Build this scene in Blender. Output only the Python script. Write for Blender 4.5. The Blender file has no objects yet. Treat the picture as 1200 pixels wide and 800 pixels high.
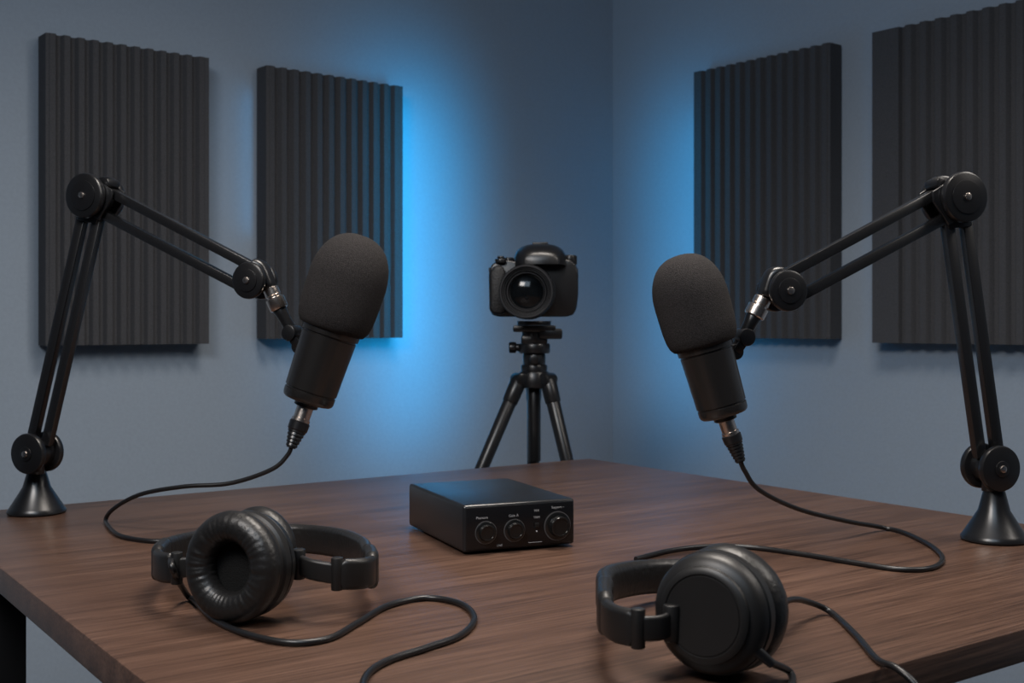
import bpy, bmesh, math, random
from mathutils import Vector as V, Matrix
random.seed(3)
scene = bpy.context.scene
scene.view_settings.view_transform='Standard'
F = 1350.0; H0 = 380.0; CZ = 1.02; TZ = 0.75

def P(px, py, d):
    return V(((px-600)/F*d, d, CZ-(py-H0)/F*d))
def T(px, py, lift=0.0):
    d = F*(CZ-TZ)/(py-H0)
    return V(((px-600)/F*d, d, TZ+lift))

# ------------------------------------------------------------ materials
def new_mat(name):
    m = bpy.data.materials.new(name); m.use_nodes = True
    nt = m.node_tree
    return m, nt, nt.nodes["Principled BSDF"]
def simple(name, col, rough=0.5, metal=0.0, spec=0.5, bump=0.0, bscale=400.0, var=0.0, rvar=0.0, bdist=0.002):
    m, nt, b = new_mat(name)
    b.inputs["Base Color"].default_value = (*col, 1)
    b.inputs["Roughness"].default_value = rough
    b.inputs["Metallic"].default_value = metal
    b.inputs["Specular IOR Level"].default_value = spec
    tc = nt.nodes.new("ShaderNodeTexCoord")
    n = nt.nodes.new("ShaderNodeTexNoise"); n.inputs["Scale"].default_value = bscale
    n.inputs["Detail"].default_value = 4
    nt.links.new(tc.outputs["Object"], n.inputs["Vector"])
    if bump > 0:
        bp = nt.nodes.new("ShaderNodeBump"); bp.inputs["Strength"].default_value = bump
        bp.inputs["Distance"].default_value = bdist
        nt.links.new(n.outputs["Fac"], bp.inputs["Height"])
        nt.links.new(bp.outputs["Normal"], b.inputs["Normal"])
    if var > 0:
        cr = nt.nodes.new("ShaderNodeValToRGB")
        cr.color_ramp.elements[0].position = 0.3; cr.color_ramp.elements[1].position = 0.7
        cr.color_ramp.elements[0].color = (*[c*(1-var) for c in col], 1)
        cr.color_ramp.elements[1].color = (*[c*(1+var) for c in col], 1)
        nt.links.new(n.outputs["Fac"], cr.inputs["Fac"])
        nt.links.new(cr.outputs["Color"], b.inputs["Base Color"])
    if rvar > 0:
        n2 = nt.nodes.new("ShaderNodeTexNoise"); n2.inputs["Scale"].default_value = 30
        nt.links.new(tc.outputs["Object"], n2.inputs["Vector"])
        mr = nt.nodes.new("ShaderNodeMapRange")
        mr.inputs["To Min"].default_value = rough-rvar; mr.inputs["To Max"].default_value = rough+rvar
        nt.links.new(n2.outputs["Fac"], mr.inputs["Value"])
        nt.links.new(mr.outputs["Result"], b.inputs["Roughness"])
    return m

M_BLACK = simple("black_satin_metal", (0.009,0.009,0.010), 0.30, 0.0, 0.6, rvar=0.04)
M_BLACKM = simple("black_anodised_metal", (0.011,0.011,0.012), 0.27, 0.0, 0.8, bump=0.04, bscale=900)
M_MICBODY = simple("mic_body_black", (0.012,0.0108,0.0102), 0.27, 0.0, 0.9, bump=0.02, bscale=1200)
M_FOAM = simple("windscreen_foam", (0.026,0.0235,0.0235), 0.95, 0, 0.2, bump=0.9, bscale=800, var=0.5, bdist=0.0012)
M_NICKEL = simple("brushed_nickel", (0.70,0.62,0.56), 0.27, 1.0, 0.5, bump=0.05, bscale=300)
M_RUBBER = simple("black_rubber_cable", (0.009,0.009,0.010), 0.36, 0, 0.5)
M_LEATHER = simple("black_leatherette", (0.011,0.0105,0.0105), 0.40, 0, 0.5, bump=0.35, bscale=160)
M_HPPLASTIC = simple("matte_black_plastic", (0.010,0.0095,0.0095), 0.42, 0, 0.48, rvar=0.04)
M_CLOTH = simple("ear_cup_cloth", (0.010,0.010,0.010), 0.95, 0, 0.1, bump=0.6, bscale=900)
M_BOX = simple("interface_case", (0.010,0.011,0.013), 0.30, 0.0, 0.6, bump=0.08, bscale=1500)
M_FRONT = simple("interface_front", (0.006,0.006,0.007), 0.25, 0.0, 0.5)
M_KNOB = simple("knob_gloss_black", (0.007,0.007,0.007), 0.20, 0.0, 0.7)
M_PRINT = simple("grey_print", (0.36,0.36,0.37), 0.6)
M_RED = simple("white_print", (0.6,0.6,0.6), 0.5)
M_CAM = simple("camera_plastic", (0.008,0.008,0.009), 0.32, 0, 0.6, bump=0.10, bscale=500)
M_CAMG = simple("camera_grip_rubber", (0.006,0.006,0.007), 0.5, 0, 0.5, bump=0.6, bscale=350)
M_TRI = simple("tripod_black", (0.008,0.008,0.009), 0.32, 0.0, 0.55)
M_LEG = simple("table_leg_steel", (0.008,0.008,0.009), 0.45, 0.3, 0.5)
M_WALL = simple("wall_paint", (0.31,0.37,0.445), 0.85, 0, 0.25, bump=0.15, bscale=140, var=0.03)
M_CEIL = simple("ceiling_paint", (0.40,0.43,0.48), 0.9, 0, 0.2)
M_FLOOR = simple("floor_carpet", (0.05,0.052,0.06), 0.95, 0, 0.1, bump=0.5, bscale=250, var=0.2)
M_PANEL = simple("acoustic_foam", (0.070,0.071,0.077), 0.95, 0, 0.12, bump=0.7, bscale=600, var=0.30, bdist=0.0015)
M_RING = simple("dial_ring_grey",(.13,.13,.135),.35,.5)
M_GLASS = simple("lens_glass",(0.004,0.005,0.006),0.10,0,0.4)
# wood
M_WOOD, nt, b = new_mat("walnut_wood")
tc = nt.nodes.new("ShaderNodeTexCoord")
mp = nt.nodes.new("ShaderNodeMapping"); mp.inputs["Rotation"].default_value = (0,0,-math.atan2(0.580,0.815))
nt.links.new(tc.outputs["Object"], mp.inputs["Vector"])
def stretched(sx, sy, detail, dist, rgh=0.5):
    m2 = nt.nodes.new("ShaderNodeMapping"); m2.inputs["Scale"].default_value = (sx, sy, sy)
    nt.links.new(mp.outputs["Vector"], m2.inputs["Vector"])
    n = nt.nodes.new("ShaderNodeTexNoise"); n.inputs["Scale"].default_value = 1.0
    n.inputs["Detail"].default_value = detail; n.inputs["Distortion"].default_value = dist
    n.inputs["Roughness"].default_value = rgh
    nt.links.new(m2.outputs["Vector"], n.inputs["Vector"])
    return n
n1 = stretched(0.9, 34, 6, 0.25); n2 = stretched(7, 340, 6, 0.05, 0.7)
mx = nt.nodes.new("ShaderNodeMix"); mx.data_type='FLOAT'; mx.inputs[0].default_value = 0.68
nt.links.new(n1.outputs["Fac"], mx.inputs[2]); nt.links.new(n2.outputs["Fac"], mx.inputs[3])
cr = nt.nodes.new("ShaderNodeValToRGB")
e = cr.color_ramp.elements
e[0].position = 0.38; e[0].color = (0.034,0.0178,0.0120,1)
e[1].position = 0.62; e[1].color = (0.128,0.072,0.049,1)
em = e.new(0.5); em.color = (0.078,0.0418,0.0280,1)
nt.links.new(mx.outputs[0], cr.inputs["Fac"]); nt.links.new(cr.outputs["Color"], b.inputs["Base Color"])
b.inputs["Roughness"].default_value = 0.36; b.inputs["Specular IOR Level"].default_value = 0.42
bp = nt.nodes.new("ShaderNodeBump"); bp.inputs["Strength"].default_value = 0.12; bp.inputs["Distance"].default_value=0.001
nt.links.new(n2.outputs["Fac"], bp.inputs["Height"]); nt.links.new(bp.outputs["Normal"], b.inputs["Normal"])

# ------------------------------------------------------------ geometry builder
def frame(a):
    a = a.normalized()
    h = V((0,0,1)) if abs(a.z) < 0.9 else V((1,0,0))
    u = a.cross(h).normalized(); w = u.cross(a).normalized()
    return a, u, w
class G:
    def __init__(s): s.v=[]; s.f=[]; s.m=[]
    def add(s, vs, fs, mi=0):
        o=len(s.v); s.v+= [V(x) for x in vs]; s.f += [tuple(i+o for i in f) for f in fs]; s.m += [mi]*len(fs)
    def lathe(s, p0, axis, prof, n=48, mi=0, closed=False, wob=None):
        a,u,w = frame(V(axis)); vs=[]; fs=[]; rings=[]
        for pi_,(r,t) in enumerate(prof):
            if r < 1e-7: rings.append([len(vs)]); vs.append(V(p0)+a*t); continue
            ring=[]
            for i in range(n):
                th=2*math.pi*i/n; rr,tt=r,t
                if wob: rr,tt = wob(r,t,th)
                ring.append(len(vs)); vs.append(V(p0)+a*tt+u*math.cos(th)*rr+w*math.sin(th)*rr)
            rings.append(ring)
        prs = list(zip(rings, rings[1:]))
        if closed: prs.append((rings[-1], rings[0]))
        for A,B in prs:
            for i in range(n):
                j=(i+1)%n
                if len(A)==1 and len(B)==1: continue
                if len(A)==1: fs.append((A[0],B[j],B[i]))
                elif len(B)==1: fs.append((A[i],A[j],B[0]))
                else: fs.append((A[i],A[j],B[j],B[i]))
        if not closed:
            if len(rings[0])>1: fs.append(tuple(rings[0][::-1]))
            if len(rings[-1])>1: fs.append(tuple(rings[-1]))
        s.add(vs,fs,mi)
    def cyl(s, p0, p1, r, r2=None, bev=0.0, n=32, mi=0):
        p0=V(p0); p1=V(p1); L=(p1-p0).length; r2 = r if r2 is None else r2
        if bev>0: prof=[(0,0),(r-bev,0),(r-bev*.3,bev*.3),(r,bev),(r2,L-bev),(r2-bev*.3,L-bev*.3),(r2-bev,L),(0,L)]
        else: prof=[(0,0),(r,0),(r2,L),(0,L)]
        s.lathe(p0,p1-p0,prof,n,mi)
    def box(s, c, X, Y, Z, sx, sy, sz, bev=0.0, seg=2, mi=0):
        bm=bmesh.new(); bmesh.ops.create_cube(bm,size=1.0)
        for q in bm.verts: q.co = V((q.co.x*sx,q.co.y*sy,q.co.z*sz))
        if bev>0: bmesh.ops.bevel(bm,geom=bm.edges[:],offset=bev,segments=seg,profile=0.5,affect='EDGES')
        s.frombm(bm, lambda q: V(c)+V(X)*q.x+V(Y)*q.y+V(Z)*q.z, mi)
    def frombm(s,bm,fn,mi=0):
        bm.verts.index_update()
        s.add([fn(q.co) for q in bm.verts],[tuple(x.index for x in f.verts) for f in bm.faces],mi); bm.free()
    def beam(s,p0,p1,nrm,wd,th,bev=0.002,mi=0):
        p0=V(p0);p1=V(p1); X=(p1-p0); L=X.length; X.normalize(); N=(V(nrm)-X*V(nrm).dot(X)).normalized(); Y=N.cross(X)
        s.box((p0+p1)/2,X,Y,N,L,wd,th,bev,2,mi)
    def prism(s,pts,vec,bev=0.0,mi=0):
        bm=bmesh.new(); vs=[bm.verts.new(p) for p in pts]; f=bm.faces.new(vs)
        r=bmesh.ops.extrude_face_region(bm,geom=[f])
        bmesh.ops.translate(bm,vec=V(vec),verts=[g for g in r['geom'] if isinstance(g,bmesh.types.BMVert)])
        if bev>0: bmesh.ops.bevel(bm,geom=bm.edges[:],offset=bev,segments=3,profile=0.5,affect='EDGES')
        s.frombm(bm,lambda q:q.copy(),mi)
    def tube(s,pts,r,n=12,mi=0,sub=8,smooth=True,zmin=None):
        pts=[V(p) for p in pts]
        rs = r if isinstance(r,(list,tuple)) else None
        if smooth: pp=catmull(pts,sub)
        else: pp=pts
        if zmin is not None:
            for p in pp: p.z=max(p.z,zmin)
        N=len(pp); vs=[];fs=[]
        t=(pp[1]-pp[0]).normalized(); a,u,w=frame(t)
        for i,p in enumerate(pp):
            t2=(pp[min(i+1,N-1)]-pp[max(i-1,0)]).normalized()
            u=(u-t2*u.dot(t2)).normalized(); w=t2.cross(u)
            rr = r if rs is None else rs[0]+(rs[1]-rs[0])*i/(N-1)
            for k in range(n):
                th=2*math.pi*k/n; vs.append(p+u*math.cos(th)*rr+w*math.sin(th)*rr)
        for i in range(N-1):
            for k in range(n):
                j=(k+1)%n; fs.append((i*n+k,i*n+j,(i+1)*n+j,(i+1)*n+k))
        fs.append(tuple(range(n))[::-1]); fs.append(tuple((N-1)*n+k for k in range(n)))
        s.add(vs,fs,mi)
    def band(s,pts,th,ht,mi=0,sub=8,up=(0,0,1),a0=0.0,a1=1.0,scale=None):
        pp=catmull([V(p) for p in pts],sub); up=V(up)
        pp=pp[int(a0*(len(pp)-1)):int(round(a1*(len(pp)-1)))+1]
        N=len(pp); vs=[];fs=[]
        prof=[]; rr=min(th,ht)*0.48; K=5
        for cx,cy,an in ((th/2-rr,ht/2-rr,0),(-th/2+rr,ht/2-rr,90),(-th/2+rr,-ht/2+rr,180),(th/2-rr,-ht/2+rr,270)):
            for k in range(K):
                a=math.radians(an+90*k/(K-1)); prof.append((cx+rr*math.cos(a),cy+rr*math.sin(a)))
        n=len(prof)
        for i,p in enumerate(pp):
            t=(pp[min(i+1,N-1)]-pp[max(i-1,0)]).normalized()
            sd=t.cross(up).normalized(); u2=sd.cross(t)
            ed=1.0
            if i==0 or i==N-1: ed=0.8
            k2=scale(i/(N-1)) if scale else 1.0
            for a,b_ in prof: vs.append(p+sd*a*ed*k2+u2*b_*ed)
        for i in range(N-1):
            for k in range(n):
                j=(k+1)%n; fs.append((i*n+k,i*n+j,(i+1)*n+j,(i+1)*n+k))
        fs.append(tuple(range(n))[::-1]); fs.append(tuple((N-1)*n+k for k in range(n)))
        s.add(vs,fs,mi)
def catmull(p,sub):
    q=[p[0]*2-p[1]]+p+[p[-1]*2-p[-2]]; out=[]
    for i in range(1,len(q)-2):
        for k in range(sub):
            t=k/sub; a,b_,c,d=q[i-1],q[i],q[i+1],q[i+2]
            out.append(0.5*((2*b_)+(c-a)*t+(2*a-5*b_+4*c-d)*t*t+(3*b_-a-3*c+d)*t**3))
    out.append(p[-1].copy()); return out

def mesh_obj(name,g,mats,parent=None,origin=None,label=None,sharp=38):
    if not isinstance(mats,(list,tuple)): mats=[mats]
    o = origin if origin is not None else V((0,0,0))
    me=bpy.data.meshes.new(name)
    me.from_pydata([tuple(v-o) for v in g.v],[],g.f)
    for m in mats: me.materials.append(m)
    bm=bmesh.new(); bm.from_mesh(me); bm.faces.ensure_lookup_table()
    for i,f in enumerate(bm.faces): f.material_index=g.m[i]; f.smooth=True
    bmesh.ops.recalc_face_normals(bm,faces=bm.faces[:])
    for ed in bm.edges:
        if len(ed.link_faces)==2 and ed.calc_face_angle(0)>math.radians(sharp): ed.smooth=False
    bm.to_mesh(me); bm.free()
    ob=bpy.data.objects.new(name,me); scene.collection.objects.link(ob)
    if parent is not None: ob.parent=parent
    else: ob.location=o
    if label: ob["label"]=label
    return ob
def thing(name,origin,label,category,group=None):
    e=bpy.data.objects.new(name,None); e.empty_display_size=0.05; e.location=origin
    scene.collection.objects.link(e); e["label"]=label; e["category"]=category
    if group: e["group"]=group
    return e
def meta(o,label,category,group=None):
    o["label"]=label; o["category"]=category
    if group: o["group"]=group

# ------------------------------------------------------------ room
C = V((118/F*3.6, 3.6, 0))
uL = V((-1.2074,-1,0)).normalized(); vR = V((-uL.y,uL.x,0)); 
if vR.x<0: vR=-vR
WH=2.75; RL=5.4
def slab(name,p,q,z0,z1,outn,mat,th=0.1):
    g=G(); p=V(p);q=V(q)
    bs=[p+V((0,0,z0)),q+V((0,0,z0)),q+V((0,0,z1)),p+V((0,0,z1))]
    vs=bs+[x+outn*th for x in bs]
    g.add(vs,[(0,1,2,3),(7,6,5,4),(0,4,5,1),(1,5,6,2),(2,6,7,3),(3,7,4,0)])
    o=mesh_obj(name,g,mat); o["kind"]="structure"; return o
A0=C; A1=C+uL*RL; A2=C+vR*RL; A3=C+uL*RL+vR*RL
slab("wall_left",A0,A1,0,WH,-vR,M_WALL)
slab("wall_right",A0,A2,0,WH,-uL,M_WALL)
slab("wall_back",A1,A3,0,WH,uL,M_WALL)
slab("wall_front",A2,A3,0,WH,vR,M_WALL)
def horiz(name,z,dz,mat):
    g=G(); ps=[A0,A1,A3,A2]; vs=[p+V((0,0,z)) for p in ps]+[p+V((0,0,z+dz)) for p in ps]
    g.add(vs,[(0,1,2,3),(7,6,5,4),(0,4,5,1),(1,5,6,2),(2,6,7,3),(3,7,4,0)])
    o=mesh_obj(name,g,mat); o["kind"]="structure"
horiz("floor",0,-0.1,M_FLOOR); horiz("ceiling",WH,0.1,M_CEIL)

def s_px(u,n,o,px):
    k=(px-600)/F
    return (k*(C.y+o*n.y)-C.x-o*n.x)/(u.x-k*u.y)
def panel(u,n,s0,s1,z0,z1,ribs,label,flat0=0.0):
    off=0.006; base=0.040; top=0.052
    w=abs(s1-s0); prof=[(0,0),(0,top)]
    p=(w-flat0)/ribs
    if flat0: prof=[(0,0),(0,top),(flat0-0.003,top)]
    for i in range(ribs):
        b0=flat0+i*p
        for a,h in ((0.0,base),(0.20,base),(0.32,top-.002),(0.36,top),(0.76,top),(0.80,top-.002),(0.93,base)):
            if i==0 and not flat0 and a<0.32: continue
            prof.append((b0+a*p,h))
    prof[-1]=(w,top-.004); prof.append((w,0))
    g=G(); vs=[]; n_=len(prof)
    for z in (z0,z1):
        for a,h in prof:
            vs.append(C+u*(min(s0,s1)+a)+n*(off+h)+V((0,0,z)))
    fs=[(i,(i+1)%n_,n_+(i+1)%n_,n_+i) for i in range(n_)]
    fs.append(tuple(range(n_))); fs.append(tuple(range(n_,2*n_)))
    g.add(vs,fs)
    org=C+u*((s0+s1)/2)+n*off+V((0,0,z0))
    ob=mesh_obj("acoustic_panel",g,M_PANEL,origin=org,sharp=30)
    meta(ob,label,"acoustic panel","ribbed acoustic foam panels on the walls")
    return ob
pt=0.058
a0,a1=s_px(uL,vR,0.006,45), s_px(uL,vR,pt,245)
b0,b1=s_px(uL,vR,0.006,301), s_px(uL,vR,pt,472)
c0,c1=s_px(vR,uL,pt,813), s_px(vR,uL,0.006,986)
d0=s_px(vR,uL,pt,1022)
panel(uL,vR,a1,a0,0.975,1.64,12,"dark grey ribbed acoustic foam panel beside a boom arm")
panel(uL,vR,b1,b0,0.985,1.645,12,"dark grey ribbed acoustic foam panel edged by blue glow")
panel(vR,uL,c0,c1,0.983,1.735,13,"dark grey ribbed acoustic foam panel near the room corner")
panel(vR,uL,d0,d0+0.62,0.975,1.735,14,"wide dark grey ribbed acoustic foam panel with a flat margin",flat0=0.075)

# ------------------------------------------------------------ table
A=V((0.1548,2.3217,0)); e1=V((-.815,-.580,0)).normalized(); e2=V((.580,-.815,0)).normalized()
TW,TD,TT=1.194,1.233,0.03
tab=thing("table",A+e1*TW/2+e2*TD/2,"dark walnut wooden table with black steel legs","table")
to=tab.location.copy()
g=G(); g.box(A+e1*TW/2+e2*TD/2+V((0,0,TZ-TT/2)),-e1,-e2,V((0,0,1)),TW,TD,TT,0.0025,2)
mesh_obj("tabletop",g,M_WOOD,tab,to,"dark brown walnut top with straight grain")
for sa in (0,1):
    for sb in (0,1):
        g=G()
        b_=0.015+0.03; a_=0.15+0.035
        pa = TW-b_ if sa else b_
        pb = TD-a_ if sb else a_
        cc=A+e1*pa+e2*pb
        g.box(cc+V((0,0,(TZ-TT)/2+0.004)),e1,e2,V((0,0,1)),0.06,0.07,TZ-TT-0.008,0.002)
        g.box(cc+V((0,0,0.004)),e1,e2,V((0,0,1)),0.066,0.076,0.008,0.002)
        mesh_obj("leg",g,M_LEG,tab,to,"black steel square leg")
g=G()
for pb in (0.185,TD-0.185):
    g.box(A+e1*TW/2+e2*pb+V((0,0,TZ-TT-0.015)),e1,e2,V((0,0,1)),TW-0.15,0.03,0.03,0.002)
mesh_obj("under_rail",g,M_LEG,tab,to)

# ------------------------------------------------------------ boom arms
def boom_arm(base_px, d0, Lp, E, W, dE, dW, side, label, link):
    B=T(*base_px); s=d0/F
    org=B.copy()
    root=thing("microphone_boom_arm",org,label,"microphone stand","boom arms on the table")
    L=P(Lp[0],Lp[1],d0); Ee=P(E[0],E[1],dE); Ww=P(W[0],W[1],dW)
    hd=(Ww-Ee); hd.z=0; hd.normalize()
    n=V((hd.y,-hd.x,0)) 
    if n.y>0: n=-n
    up=V((0,0,1))
    g=G(); top=L.z-TZ-0.022
    g.lathe(B,up,[(0,0),(.0375,0),(.040,.002),(.040,.005),(.037,.009),(.030,.020),(.019,.038),(.0125,top-.006),(.012,top),(0,top)],56)
    mesh_obj("base",g,M_BLACK,root,org,"black cone shaped foot")
    g=G()
    g.cyl(L-up*0.03+V((0,0,0)),L+V((0,0,-0.005)),0.010,bev=0.001)
    q=V((B.x,B.y,L.z-0.024)); g.cyl(q-up*.004,q+up*.006,0.015,bev=0.002)
    g.cyl(L+n*0.012,L+n*0.022,0.0285,bev=0.003,n=56)
    g.cyl(L-n*0.022,L-n*0.012,0.0285,bev=0.003,n=56)
    g.cyl(L-n*0.013,L+n*0.013,0.020,bev=0.001,n=40)
    g.cyl(L+n*0.022,L+n*0.0235,0.010,bev=0.0006); 
    mesh_obj("pivot_joint",g,M_BLACK,root,org)
    for q_,h_ in ((L,.0235),(Ee,.0275),(Ww,.0205)):
        g=G(); g.cyl(q_+n*h_,q_+n*(h_+.0022),0.0046,bev=0.0008,n=20)
        mesh_obj("bolt",g,M_NICKEL,root,org,"small silver bolt")
    X=(Ee-L).normalized(); Yp=n.cross(X).normalized()
    for k in (-1,1):
        g=G()
        p0=L+Yp*0.0132*k+X*0.014; p1=Ee+Yp*0.0138*k-X*0.016
        g.beam(p0,p1,n,0.0145,0.0110,0.0012)
        mesh_obj("lower_beam",g,M_BLACKM,root,org,"flat black square bar")
    g=G()
    g.cyl(Ee+n*0.015,Ee+n*0.026,0.0315,bev=0.003,n=64)
    g.lathe(Ee+n*0.026,n,[(0,0),(.021,0),(.021,.0012),(.0195,.0015),(0,.0015)],48)
    g.cyl(Ee-n*0.026,Ee-n*0.015,0.0315,bev=0.003,n=64)
    g.cyl(Ee-n*0.016,Ee+n*0.016,0.024,bev=0.001,n=48)
    U=(Ww-Ee).normalized(); Yu=n.cross(U).normalized()
    if Yu.z<0: Yu=-Yu
    for k in (-1,1):
        pr=[Ee+Yu*0.026+n*0.011*k,Ee+U*0.034+Yu*0.0235+n*0.011*k,Ee+U*0.038+Yu*0.012+n*0.011*k,Ee+U*0.030-Yu*0.0235+n*0.011*k,Ee-Yu*0.02+n*0.011*k]
        g.prism(pr,n*0.0035*k,0.001)
    g.box(Ee-X*0.022,X,Yp,n,0.03,0.036,0.016,0.003)
    tk=Ee+U*0.016+Yu*0.027; g.cyl(tk-n*0.012,tk+n*0.012,0.007,bev=0.001,n=20)
    mesh_obj("elbow_joint",g,M_BLACK,root,org)
    for k in (-1,1):
        g=G()
        p0=Ee+Yu*0.0165*k+U*(0.024); p1=Ww+Yu*0.0155*k-U*0.010
        g.beam(p0,p1,n,0.0125,0.0130,0.0010)
        mesh_obj("upper_beam",g,M_BLACKM,root,org,"flat black square bar")
    g=G()
    g.cyl(Ww+n*0.010,Ww+n*0.019,0.0245,bev=0.003,n=56)
    g.lathe(Ww+n*0.019,n,[(0,0),(.015,0),(.015,.0012),(.014,.0015),(0,.0015)],40)
    g.cyl(Ww-n*0.019,Ww-n*0.010,0.0245,bev=0.003,n=56)
    g.cyl(Ww-n*0.011,Ww+n*0.011,0.018,bev=0.001,n=40)
    pts=[P(x,y,dW) for x,y in link[:3]]
    g.band(pts,0.014,0.022,0,8,up=n)
    mesh_obj("wrist_joint",g,M_BLACK,root,org)
    c0,c1=P(*link[3],dW),P(*link[4],dW); a=(c1-c0); Lc=a.length
    g=G(); g.lathe(c0-a*0.15,a,[(0,0),(.0095,0),(.0105,.001),(.0105,Lc*.35),(.0092,Lc*.38),(.0092,Lc*.46),(.0125,Lc*.5),(.0125,Lc*.98),(.0115,Lc*1.03),(0,Lc*1.03)],36)
    mesh_obj("coupling",g,M_NICKEL,root,org,"brushed nickel swivel coupling")
    g=G(); k0,k1,k2=P(*link[4],dW),P(*link[5],dW),P(*link[6],dW-0.0)
    g.lathe(k0-(k1-k0)*0.2,k1-k0,[(0,0),(.0085,0),(.0095,.003),(.008,.012),(.0075,(k1-k0).length*1.2),(0,(k1-k0).length*1.2)],28)
    g.cyl(k1-n*0.012,k1+n*0.012,0.0105,bev=0.0015,n=32)
    g.tube([k1,k1*0.5+k2*0.5+V((0,0,-0.002)),k2],[.0085,.0075],16)
    g.cyl(k2-n*0.010,k2+n*0.010,0.0095,bev=0.0015,n=32)
    for kk in (-1,1): g.beam(k1+n*0.009*kk,k2+n*0.009*kk,n,0.011,0.0035,0.001)
    mesh_obj("microphone_mount",g,M_BLACK,root,org)
    return root
boom_arm((43,601),1.625,(44,530),(112,231),(299,329),1.625,1.53,1,"black articulated boom arm reaching toward a tilted microphone",
    [(296,308),(308,314),(318,338),(318,341),(329,365),(343,390),(353,406)])
boom_arm((1165,633),1.44,(1160,547),(1117,233),(916,341),1.44,1.37,-1,"black articulated boom arm on the table by the headphones",
    [(918,319),(904,322),(895,347),(893,352),(882,373),(871,395),(859,412)])

# ------------------------------------------------------------ microphones
def mic(bot,top,d,label,dtop=0.0,fw=1.0):
    s=d/F; B=P(*bot,d); Tt=P(*top,d+dtop); a=(Tt-B); L=a.length/s; a.normalize(); k=L/204
    root=thing("microphone",B,label,"microphone","broadcast microphones on boom arms")
    sc=lambda pr:[(r*s*k,t*s*k) for r,t in pr]
    g=G(); g.lathe(B,a,sc([(0,0),(23,0),(27,.8),(29.2,2.6),(30.2,5.5),(30.3,12),(29.2,12.6),(29.2,14.2),(30.6,14.8),(31.6,50),(32.8,80),(32.0,80.6),(32.0,82),(34.2,82.6),(34.6,88),(34.6,100),(0,100)]),96)
    mesh_obj("body",g,M_MICBODY,root,B,"satin black cylindrical body")
    g=G(); pr=[(0,101),(31,91),(35.5,88.2),(40,89.5),(44,94.5),(46.6,103),(47.9,115),(48.4,130)]
    for i in range(17):
        th=i/16*math.pi/2; pr.append((48.6*math.cos(th)**0.82 if i<16 else 0, 148+56*math.sin(th)**0.98))
    g.lathe(B,a,[(r*fw,t) for r,t in sc(pr)],80)
    mesh_obj("windscreen",g,M_FOAM,root,B,"black foam windscreen",sharp=60)
    g=G(); g.lathe(B-a*6*s*k,a,sc([(0,0),(12,0),(14,1),(14,7),(0,7)]),36)
    mesh_obj("socket_collar",g,M_BLACK,root,B)
    return B,a,s*k
Bl,al,sl=mic((360,471),(425,276),1.50,"black broadcast microphone with foam windscreen, leaning over a headset",fw=.945)
Br,ar,sr=mic((849,487),(795,299),1.34,"black broadcast microphone with foam windscreen, cable trailing to table",fw=.945)

def mic_cable(B,a,s,d,end,pts,label):
    root=thing("microphone_cable",pts[-1],label,"cable","microphone cables")
    o=root.location.copy()
    dv=(end-B).normalized(); p0=B-a*5*s; Lg=(end-p0).length
    g=G(); g.lathe(p0,end-p0,[(0,0),(8.5*s,0),(9.6*s,1*s),(9.6*s,15*s),(10.8*s,15.5*s),(10.8*s,20*s),(0,20*s)],32)
    mesh_obj("plug_collar",g,M_NICKEL,root,o,"nickel connector collar")
    g=G(); pr=[(0,19*s),(11*s,19*s),(12*s,20*s),(11.6*s,29*s)]
    t=30*s
    while t<Lg-2*s:
        r=(10.5-4.5*(t-30*s)/max(Lg-30*s,1e-6))*s
        pr+= [(r,t),(r,t+2.2*s),(r-1.2*s,t+2.6*s),(r-1.2*s,t+3.8*s)]; t+=4.2*s
    pr+=[(4*s,t),(0,t)]
    g.lathe(p0,end-p0,pr,32)
    mesh_obj("plug",g,M_BLACK,root,o,"black plug with strain relief")
    g=G(); g.tube([end-(end-p0).normalized()*0.004]+pts,0.0029,12,sub=10,zmin=TZ+.0030)
    mesh_obj("cord",g,M_RUBBER,root,o)
cr_=0.0030
mic_cable(Bl,al,sl,1.5,P(341,524,1.49),[P(337,533,1.49),P(318,550,1.49),P(270,566,1.5),P(215,570,1.51),P(165,579,1.53),P(133,596,1.55),
   T(124,614,cr_),T(138,629,cr_),T(170,636,cr_),T(205,637,cr_),T(240,640,cr_)],"thin black microphone cable curling down onto the table")
mic_cable(Br,ar,sr,1.34,P(868,541,1.34),[P(873,552,1.345),P(890,574,1.36),P(935,596,1.41),P(990,610,1.455),
   T(1040,622,cr_),T(1082,637,cr_),T(1104,655,cr_),T(1093,668,cr_),T(1055,670,cr_),T(1000,662,cr_),T(940,652,cr_),T(880,644,cr_),T(830,643,cr_),T(785,648,cr_),T(745,658,cr_)],"thin black microphone cable looping across the table")

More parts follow.
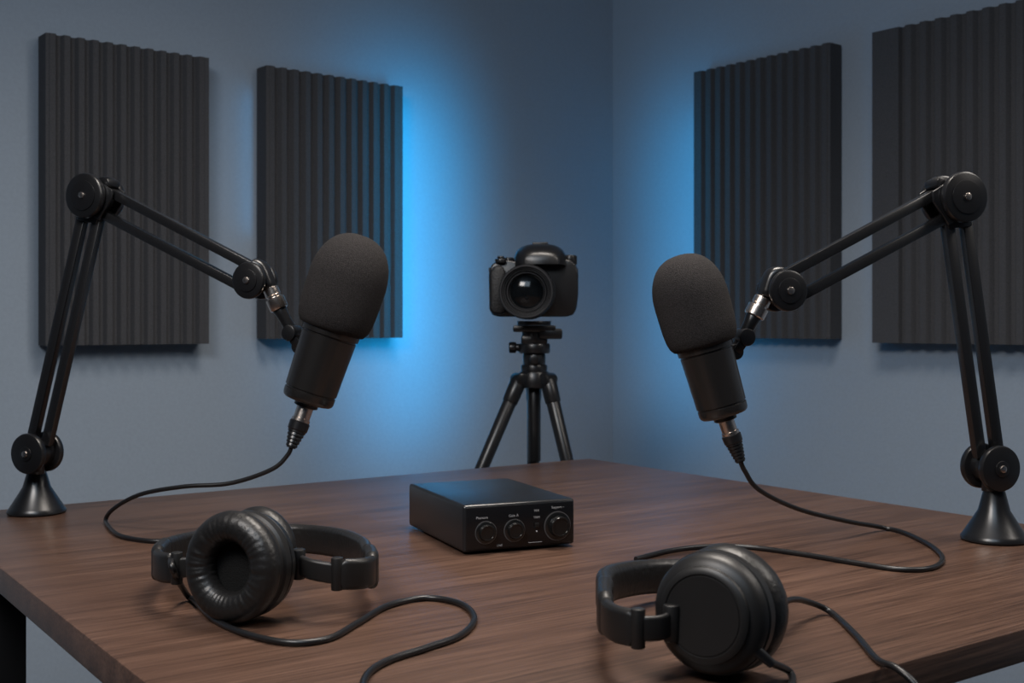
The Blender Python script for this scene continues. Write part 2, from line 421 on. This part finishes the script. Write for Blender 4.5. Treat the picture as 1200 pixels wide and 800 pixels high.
# ------------------------------------------------------------ headphones
def ear_cup(root,o,c,a,R,thick=1.0):
    a=V(a).normalized(); c=V(c)
    cup=bpy.data.objects.new("ear_cup",None); scene.collection.objects.link(cup); cup.parent=root; cup.location=c-o
    cup.empty_display_size=0.03
    g=G(); k=R/0.05
    g.lathe(c,a,[(0,-.0330*k),(.0300*k,-.0335*k),(.0305*k,-.0328*k),(.0315*k,-.0328*k),(.0320*k,-.0338*k),(.0350*k,-.0334*k),(.0370*k,-.0320*k),(.0376*k,-.0290*k),(.0395*k,-.0282*k),(.0430*k,-.0262*k),(.0458*k,-.0225*k),(.0472*k,-.016*k),(.0462*k,-.0155*k),(.0462*k,-.0140*k),(.0480*k,-.0135*k),(.0482*k,-.006*k),(.046*k,-.004*k),(.046*k,0),(0,0)],80)
    mesh_obj("shell",g,M_HPPLASTIC,cup,c)
    g=G(); pr=[]
    for i in range(24):
        th=2*math.pi*i/24; pr.append(((.0360+.0140*math.cos(th))*k,(.0110+.0155*math.sin(th))*k*thick))
    def wob(r,t,th):
        inner=max(0,min(1,(.042*k-r)/(.02*k))); frnt=max(0,min(1,(t-.006*k)/(.012*k)))
        w=(math.sin(19*th+1.6*math.sin(3*th))*(.6+.4*math.sin(2*th+1))+.6*math.sin(37*th+2*math.sin(5*th)))
        return r*(1+.012*w*inner+.004*math.sin(5*th)), t+.00048*w*frnt*(0.35+inner)*k
    g.lathe(c,a,pr,220,closed=True,wob=wob)
    mesh_obj("cushion",g,M_LEATHER,cup,c,"padded black leatherette cushion",sharp=80)
    g=G(); g.lathe(c,a,[(0,.002*k),(.026*k,.002*k),(.026*k,.0),(0,0)],48)
    mesh_obj("speaker_cloth",g,M_CLOTH,cup,c)
    return cup
def headphones(org,label,cups,band_pts,yokes,bt=.012):
    root=thing("headphones",org,label,"headphones","headphones on the table")
    for c in cups: ear_cup(root,org,*c)
    g=G(); g.band(band_pts,bt,0.033,sub=12,scale=lambda t:.80+.30*math.sin(math.pi*t)**.5)
    mesh_obj("headband",g,M_LEATHER,root,org,"padded black leatherette headband")
    for yk in yokes:
        g=G(); g.band(yk,0.0055,0.019,sub=8,a0=0.1)
        pp=catmull([V(p) for p in yk],8)
        g.cyl(pp[-1]-V((0,0,.014)),pp[-1]+V((0,0,.014)),.0065,bev=.0015,n=24)
        m_=pp[int(len(pp)*.62)]; g.cyl(m_-V((0,0,.0150)),m_+V((0,0,.0150)),.0055,bev=.0012,n=24)
        mesh_obj("yoke",g,M_HPPLASTIC,root,org,"black plastic yoke")
        g=G(); g.band(yk,0.0125,0.035,sub=8,a0=0.0,a1=0.28)
        g.band(yk,0.0095,0.0285,sub=8,a0=0.25,a1=0.60)
        mesh_obj("slider",g,M_HPPLASTIC,root,org,"black plastic size adjuster")
    return root
cA=V((-.2475,1.045,TZ+.0515)); aA=V((-.42,-.90,.06))
hl=headphones(V((-.25,1.12,TZ)),"black over-ear headphones with a round cushion facing up front",
  [(cA,aA,.050,.85),(V((-.258,1.150,TZ+.045)),V((.42,.90,0)),.042)],
  [V((-.142,1.13,TZ+.037)),V((-.156,1.20,TZ+.032)),V((-.192,1.285,TZ+.026)),V((-.25,1.33,TZ+.023)),V((-.315,1.31,TZ+.024)),V((-.352,1.25,TZ+.028)),V((-.357,1.18,TZ+.034))],
  [[V((-.141,1.140,TZ+.036)),V((-.133,1.095,TZ+.038)),V((-.135,1.062,TZ+.041)),V((-.156,1.048,TZ+.043)),V((-.182,1.052,TZ+.046)),V((-.198,1.068,TZ+.048))],
  [V((-.358,1.19,TZ+.033)),V((-.350,1.14,TZ+.036)),V((-.336,1.10,TZ+.039)),V((-.316,1.078,TZ+.042)),V((-.295,1.075,TZ+.045)),V((-.278,1.075,TZ+.048))]])
g=G(); r=.0029
g.tube([P(200,652,1.085),P(203,668,1.06),T(222,704,r),T(250,729,r),T(290,747,r),T(340,757,r),T(385,752,r),T(420,733,r),T(455,713,r),T(500,704,r),T(540,711,r),T(556,728,r),T(540,748,r),T(500,763,r),T(455,778,r),T(430,795,r),T(424,820,r),T(430,850,r)],r,12,sub=10,zmin=TZ+.0030)
mesh_obj("cord",g,M_RUBBER,hl,hl.location.copy())
bB=V((-.56,-.83,.06)).normalized(); cB=V((.1600,.886,TZ+.0505))
hr=headphones(V((.15,1.0,TZ)),"black over-ear headphones lying with smooth outer shell showing",
  [(cB,-bB,.0485,1.2),(V((.186,1.005,TZ+.040)),V((.1,1,0)),.0375)],
  [V((.0785,.955,TZ+.042)),V((.080,1.00,TZ+.040)),V((.093,1.055,TZ+.034)),V((.13,1.11,TZ+.027)),V((.18,1.13,TZ+.023)),V((.220,1.105,TZ+.024)),V((.228,1.06,TZ+.028)),V((.222,1.01,TZ+.033))],
  [[V((.0785,.975,TZ+.042)),V((.074,.920,TZ+.042)),V((.077,.883,TZ+.042)),V((.092,.862,TZ+.043)),V((.110,.862,TZ+.043)),V((.121,.873,TZ+.044))],
  [V((.223,1.02,TZ+.033)),V((.218,.98,TZ+.036)),V((.210,.958,TZ+.038)),V((.203,.948,TZ+.040))]],bt=.0145)
ho=hr.location.copy()
g=G(); s0=P(866,748,.850); s1=P(905,778,.850)
g.tube([s0,(s0+s1)/2+V((0,0,.001)),s1],[.0055,.0035],14)
g.tube([s1-(s1-s0)*.1,T(925,796,.006),T(928,806,.003),T(915,816,.003),T(880,826,.003)],.0029,12,sub=10,zmin=TZ+.0031)
g.tube([V((.200,.945,TZ+.03)),P(925,703,1.02),P(950,706,1.06),T(975,722,.0032),T(1003,748,.0032),T(1028,777,.0032),V((.2975,.893,TZ+.0040)),V((.308,.877,TZ-.006)),V((.312,.870,TZ-.028))],.0028,12,sub=10)
mesh_obj("cord",g,M_RUBBER,hr,ho)

# ------------------------------------------------------------ audio interface
fx=V((.1326,.057,0)).normalized(); fb=V((-fx.y,fx.x,0)); FL=V((-.0568,1.345,TZ)); IW,ID,IH=.145,.205,.0585
up=V((0,0,1))
root=thing("audio_interface",FL+fx*IW/2+fb*ID/2,"small black metal audio interface box with front knobs","audio interface")
o=root.location.copy()
g=G(); ctr=FL+fx*IW/2+fb*ID/2+up*(.003+(IH-.003)/2)
g.box(ctr,fx,fb,up,IW,ID,IH-.003,0.004,3)
for a_ in (.02,IW-.02):
    for b_ in (.02,ID-.02): g.cyl(FL+fx*a_+fb*b_,FL+fx*a_+fb*b_+up*.0045,.007)
mesh_obj("case",g,M_BOX,root,o)
g=G(); g.box(FL+fx*IW/2+fb*(-.0005)+up*(.003+(IH-.003)/2),fx,fb,up,IW-.006,.003,IH-.009,0.0012,2)
mesh_obj("front_panel",g,M_FRONT,root,o,"glossy black front plate")
def fp(u,w,out=0.002): return FL+fx*u-fb*out+up*w
for u,w,r,big in ((.0275,.0255,.0128,0),(.064,.0255,.0128,0),(.1205,.0270,.0165,1)):
    g=G(); p=fp(u,w); h=.0075 if not big else .011
    g.lathe(p,-fb,[(0,0),(r,0),(r,.0015),(r*.93,.002),(r*.86,.0022),(r*.76,.0024),(r*.74,h-.001),(r*.70,h),(r*.60,h),(r*.57,h-.0012),(r*.3,h-.0014),(0,h-.0014)],56)
    for i in range(28):
        th=2*math.pi*i/28; q=p-fb*(h*.5+.0005)+fx*math.cos(th)*r*.75+up*math.sin(th)*r*.75
        g.cyl(q+fb*h*.3,q-fb*h*.3,.0004,n=6)
    mesh_obj("knob",g,M_KNOB,root,o)
    g=G(); g.lathe(p,-fb,[(r*1.0,0),(r*1.07,0),(r*1.07,.0008),(r*1.0,.0008)],56,closed=True)
    mesh_obj("dial_ring",g,M_RING,root,o)
g=G(); g.box(fp(.093,.0300,.003),fx,fb,up,.005,.003,.005,.0005); mesh_obj("button",g,M_HPPLASTIC,root,o)
g=G(); g.box(fp(.091,.0095,.0022),fx,fb,up,.018,.0006,.0005,0); mesh_obj("printed_line",g,M_PRINT,root,o)
g=G(); g.cyl(fp(.093,.0225,.0015),fp(.093,.0225,.0028),.0009,n=16); mesh_obj("indicator_light",g,M_RED,root,o)
def text(s_,u,w,size,parent=root,frame_=None):
    cu=bpy.data.curves.new("t",'FONT'); cu.body=s_; cu.size=size; cu.align_x='CENTER'; cu.align_y='CENTER'; cu.extrude=0.0001
    ob=bpy.data.objects.new("t",cu); scene.collection.objects.link(ob)
    dg=bpy.context.evaluated_depsgraph_get(); me=bpy.data.meshes.new_from_object(ob.evaluated_get(dg))
    bpy.data.objects.remove(ob)
    p=fp(u,w,.0023)-o
    M=Matrix(((fx.x,0,-fb.x,p.x),(fx.y,0,-fb.y,p.y),(0,1,0,p.z),(0,0,0,1)))
    me.transform(M); me.materials.clear(); me.materials.append(M_PRINT)
    t=bpy.data.objects.new("printed_lettering",me); scene.collection.objects.link(t); t.parent=parent
text("Phantom",.0225,.0430,.0042); text("Gain A",.063,.0430,.0045); text("MIX",.093,.0470,.0038); text("TRIM",.093,.0390,.0038)
text("Support –",.121,.0495,.0042); text("LINE",.045,.0090,.0036)
# ------------------------------------------------------------ tripod + photo camera
D=2.45; s=D/F
tc_=P(626,400,D); foot=V((tc_.x,tc_.y,0))
tri=thing("tripod",foot,"black photo tripod standing behind the table","tripod")
g=G()
def zp(py): return P(626,py,D).z
ax=lambda py:V((foot.x,foot.y,zp(py)))
g.cyl(ax(381),ax(376),.036,bev=.001)
g.box(ax(385),V((1,0,0)),V((0,1,0)),V((0,0,1)),.090,.06,.014,.003)
g.box(ax(391)+V((.034,-.01,0)),V((1,0,0)),V((0,1,0)),V((0,0,1)),.050,.040,.022,.004)
g.box(ax(398),V((1,0,0)),V((0,1,0)),V((0,0,1)),.056,.050,.020,.005)
g.cyl(ax(402),ax(388),.026,bev=.003); g.cyl(ax(414),ax(402),.034,bev=.004); g.cyl(ax(430),ax(414),.024,bev=.003)
g.cyl(ax(420)-V((0,.02,0)),ax(420)-V((0,.04,0)),.010,bev=.002)
g.cyl(ax(407)-V((.02,0,0)),ax(407)+V((-.044,0,0)),.008,bev=.002); g.cyl(ax(407)+V((-.038,0,0)),ax(407)+V((-.054,0,0)),.012,bev=.003)
mesh_obj("head",g,M_TRI,tri,foot)
g=G(); g.cyl(ax(440),ax(427),.028,bev=.003); g.cyl(ax(454),ax(435),.038,.032,bev=.004); g.cyl(ax(540),ax(450),.014,bev=.001)
LEGS=((208,.47),(90,.42),(-38,.30))
for az,rad in LEGS:
    a_=math.radians(az); dr=V((math.cos(a_),math.sin(a_),0)); g.box(ax(445)+dr*.030,dr,V((-dr.y,dr.x,0)),V((0,0,1)),.028,.028,.028,.004)
mesh_obj("center_column",g,M_TRI,tri,foot)
for az,rad in LEGS:
    a_=math.radians(az); dr=V((math.cos(a_),math.sin(a_),0)); p0=ax(444)+dr*.036; p1=foot+dr*rad+V((0,0,.012)); dv=p1-p0
    g=G(); g.cyl(p0,p0+dv*.055,.0175,.0165,bev=.003); g.cyl(p0+dv*.05,p0+dv*.34,.0145,.0135,bev=.002); g.cyl(p0+dv*.34,p0+dv*.37,.0165,bev=.003); g.cyl(p0+dv*.37,p0+dv*.70,.0115); g.cyl(p0+dv*.70,p0+dv*.74,.0155,bev=.003); g.cyl(p0+dv*.74,p1,.009)
    g.cyl(p1+V((0,0,.012)),p1-V((0,0,.012)),.014,bev=.003)
    t_=V((-dr.y,dr.x,0)); g.cyl(p0-t_*.018,p0+t_*.018,.014,bev=.003)
    mesh_obj("leg",g,M_TRI,tri,foot)

co=P(624,374,D)
cam_o=thing("photo_camera",co,"black digital camera with large lens, mounted on a tripod","camera")
def R3(px,py,dy): 
    p=P(px,py,D); p.y=D+dy; return p
g=G()
body=[(573,324),(574,315),(578,309),(585,306),(594,305),(604,307),(650,307),(660,304),(668,305),(674,310),(677,320),(677,345),(675,362),(671,369),(664,371),(584,371),(577,369),(574,362)]
g.prism([R3(x,y,-.026) for x,y in body],V((0,.068,0)),.004)
mesh_obj("body",g,M_CAM,cam_o,co,sharp=50)
g=G(); g.prism([R3(x,y,-.062) for x,y in ((574,322),(578,314),(586,312),(592,316),(593,324),(590,340),(592,355),(594,364),(589,369),(579,369),(574,364))],V((0,.038,0)),.007)
mesh_obj("grip",g,M_CAMG,cam_o,co,"textured black rubber grip",sharp=50)
# rounded prism hump, lofted from half-ellipse sections
g=G(); secs=[(-.062,18,10,311),(-.056,23,15,311),(-.036,29,23,312),(-.010,31,26,312),(.020,31,26,312),(.045,26,19,312)]
vs=[];fs=[]; K=15
for dy,wx,hy,yb in secs:
    for k in range(K):
        th=math.pi*k/(K-1); c_,s_=math.cos(th),math.sin(th)
        vs.append(R3(633-wx*math.copysign(abs(c_)**.75,c_),yb-hy*s_**.62,dy))
for i in range(len(secs)-1):
    for k in range(K-1):
        fs.append((i*K+k,i*K+k+1,(i+1)*K+k+1,(i+1)*K+k))
    fs.append((i*K+K-1,i*K,(i+1)*K,(i+1)*K+K-1))
fs.append(tuple(range(K))); fs.append(tuple(range((len(secs)-1)*K,len(secs)*K)))
g.add(vs,fs)
g.box(R3(633,285.5,.008),V((1,0,0)),V((0,1,0)),V((0,0,1)),.034,.030,.006,.002)
mesh_obj("viewfinder",g,M_CAM,cam_o,co,sharp=45)
g=G(); g.cyl(R3(587,309,-.03),R3(587,304,-.03),.012,bev=.002); g.cyl(R3(587,304,-.03),R3(587,301,-.03),.007,bev=.001)
mesh_obj("shutter_button",g,M_CAM,cam_o,co)
for x_,y_,r_,dy in ((668,299,.014,0),(596,301,.011,.02)):
    g=G(); c_=R3(x_,310,dy); g.cyl(c_,R3(x_,y_,dy),r_,bev=.002,n=20)
    for i in range(20):
        th=2*math.pi*i/20; q_=c_+V((math.cos(th),math.sin(th),0))*r_; g.cyl(q_,q_+V((0,0,(310-y_)*s-.002)),.0008,n=6)
    mesh_obj("dial",g,M_CAM,cam_o,co)
g=G(); lc=R3(619,343,-.026); la=V((-.06,-1,-.01)).normalized(); q=s
g.lathe(lc,la,[(0,0),(31*q,0),(31.5*q,.006),(29*q,.010),(29*q,.028),(30.5*q,.030),(30.5*q,.060),(29.5*q,.062),(29.5*q,.072),(30.5*q,.076),(30.5*q,.098),(29.5*q,.100),(27.8*q,.100),(26.8*q,.094),(25.8*q,.094),(24.8*q,.089),(23.8*q,.089),(22.5*q,.084),(21*q,.083),(19.5*q,.076),(0,.076)],72)
for i in range(48):
    th=2*math.pi*i/48; a,u,w=frame(la); c_=lc+a*.032+(u*math.cos(th)+w*math.sin(th))*30.6*q
    g.cyl(c_,c_+a*.026,.0009,n=6)
mesh_obj("lens",g,M_CAM,cam_o,co,"black ribbed zoom lens")
g=G(); g.lathe(lc+la*.076,la,[(0,.008),(5*q,.0074),(11*q,.0055),(15*q,.003),(19*q,0),(0,-.001)],56)
mesh_obj("lens_glass",g,M_GLASS,cam_o,co,"dark coated front lens element")
M_LR=simple("lens_ring_grey",(.05,.05,.054),.3,.5)
g=G(); g.lathe(lc+la*.0835,la,[(21.0*q,0.0),(21.9*q,0.0),(21.9*q,.002),(21.0*q,.002)],48,closed=True)
mesh_obj("lens_ring",g,M_LR,cam_o,co)
g=G(); g.lathe(lc+la*.0995,la,[(28.0*q,0),(29.0*q,0),(29.0*q,.001),(28.0*q,.001)],64,closed=True)
mesh_obj("filter_ring",g,M_LR,cam_o,co)
for p_ in (R3(575,316,.0),R3(675,317,.0)):
    g=G(); g.cyl(p_-V((.004,0,0)),p_+V((.004,0,0)),.005,bev=.001); mesh_obj("strap_lug",g,M_CAM,cam_o,co)

# ------------------------------------------------------------ lights
def area(name,loc,target,sx,sy,power,col,spread=180):
    l=bpy.data.lights.new(name,'AREA'); l.shape='RECTANGLE'; l.size=sx; l.size_y=sy; l.energy=power; l.color=col
    l.spread=math.radians(spread)
    ob=bpy.data.objects.new(name,l); scene.collection.objects.link(ob); ob.location=loc
    ob.rotation_euler=(V(target)-V(loc)).to_track_quat('-Z','Y').to_euler(); return ob
BL=(0.0,0.47,0.93)
zc=1.315
p=C+uL*(b1-0.004)+vR*0.045+V((0,0,zc-0.03)); area("led_blue_key",p,p-uL*1.0-vR*0.03,.02,.66,0.42,BL)
p=C+uL*(b1-0.08)+vR*0.36+V((0,0,1.18)); area("added_blue_wash",p,p+uL*0.04-vR*0.36,.08,.90,1.9,BL,105)  # added fill without a fixture, broadens the blue glow on the left wall
p=C+uL*(b0+0.004)+vR*0.03+V((0,0,zc+0.1)); area("led_blue_side",p,p+uL*1.0-vR*0.03,.02,.35,0.05,BL)
p=C+vR*(c0-0.004)+uL*0.05+V((0,0,zc+0.02)); area("led_blue_corner",p,p-vR*1.0+uL*0.0,.02,.60,0.13,BL)
p=C+vR*(c0-0.09)+uL*0.36+V((0,0,1.2)); area("added_blue_corner_wash",p,p-uL*0.36+vR*.03,.10,.90,0.75,BL,105)  # second added fill, spreads blue over the right wall beside the corner
area("ceiling_softbox",(0.25,1.45,2.65),(0.15,1.25,0.75),0.8,0.6,21,(1.0,0.91,0.82),125)
area("front_key",(-0.75,0.25,2.1),(0.0,1.35,0.85),0.6,0.5,7.5,(1.0,0.91,0.84),110)
area("side_rim",(1.5,1.1,2.2),(0.2,1.4,1.0),0.4,0.8,4,(1.0,0.93,0.86),100)
area("room_fill",(-0.5,-0.3,2.5),(0.6,2.9,1.1),1.6,1.0,19,(0.66,0.83,1.0))
w=bpy.data.worlds.new("World"); scene.world=w; w.use_nodes=True
w.node_tree.nodes["Background"].inputs[0].default_value=(0.3,0.4,0.55,1); w.node_tree.nodes["Background"].inputs[1].default_value=0.1

# ------------------------------------------------------------ camera
cd=bpy.data.cameras.new("cam"); cam=bpy.data.objects.new("cam",cd); scene.collection.objects.link(cam)
cam.location=(0,0,CZ); cam.rotation_euler=(math.radians(90),0,0)
cd.sensor_width=36; cd.lens=36*F/1200; cd.shift_y=-(400-H0)/1200; cd.clip_start=0.02
cd.dof.use_dof=True; cd.dof.focus_distance=1.3; cd.dof.aperture_fstop=11
scene.camera=cam
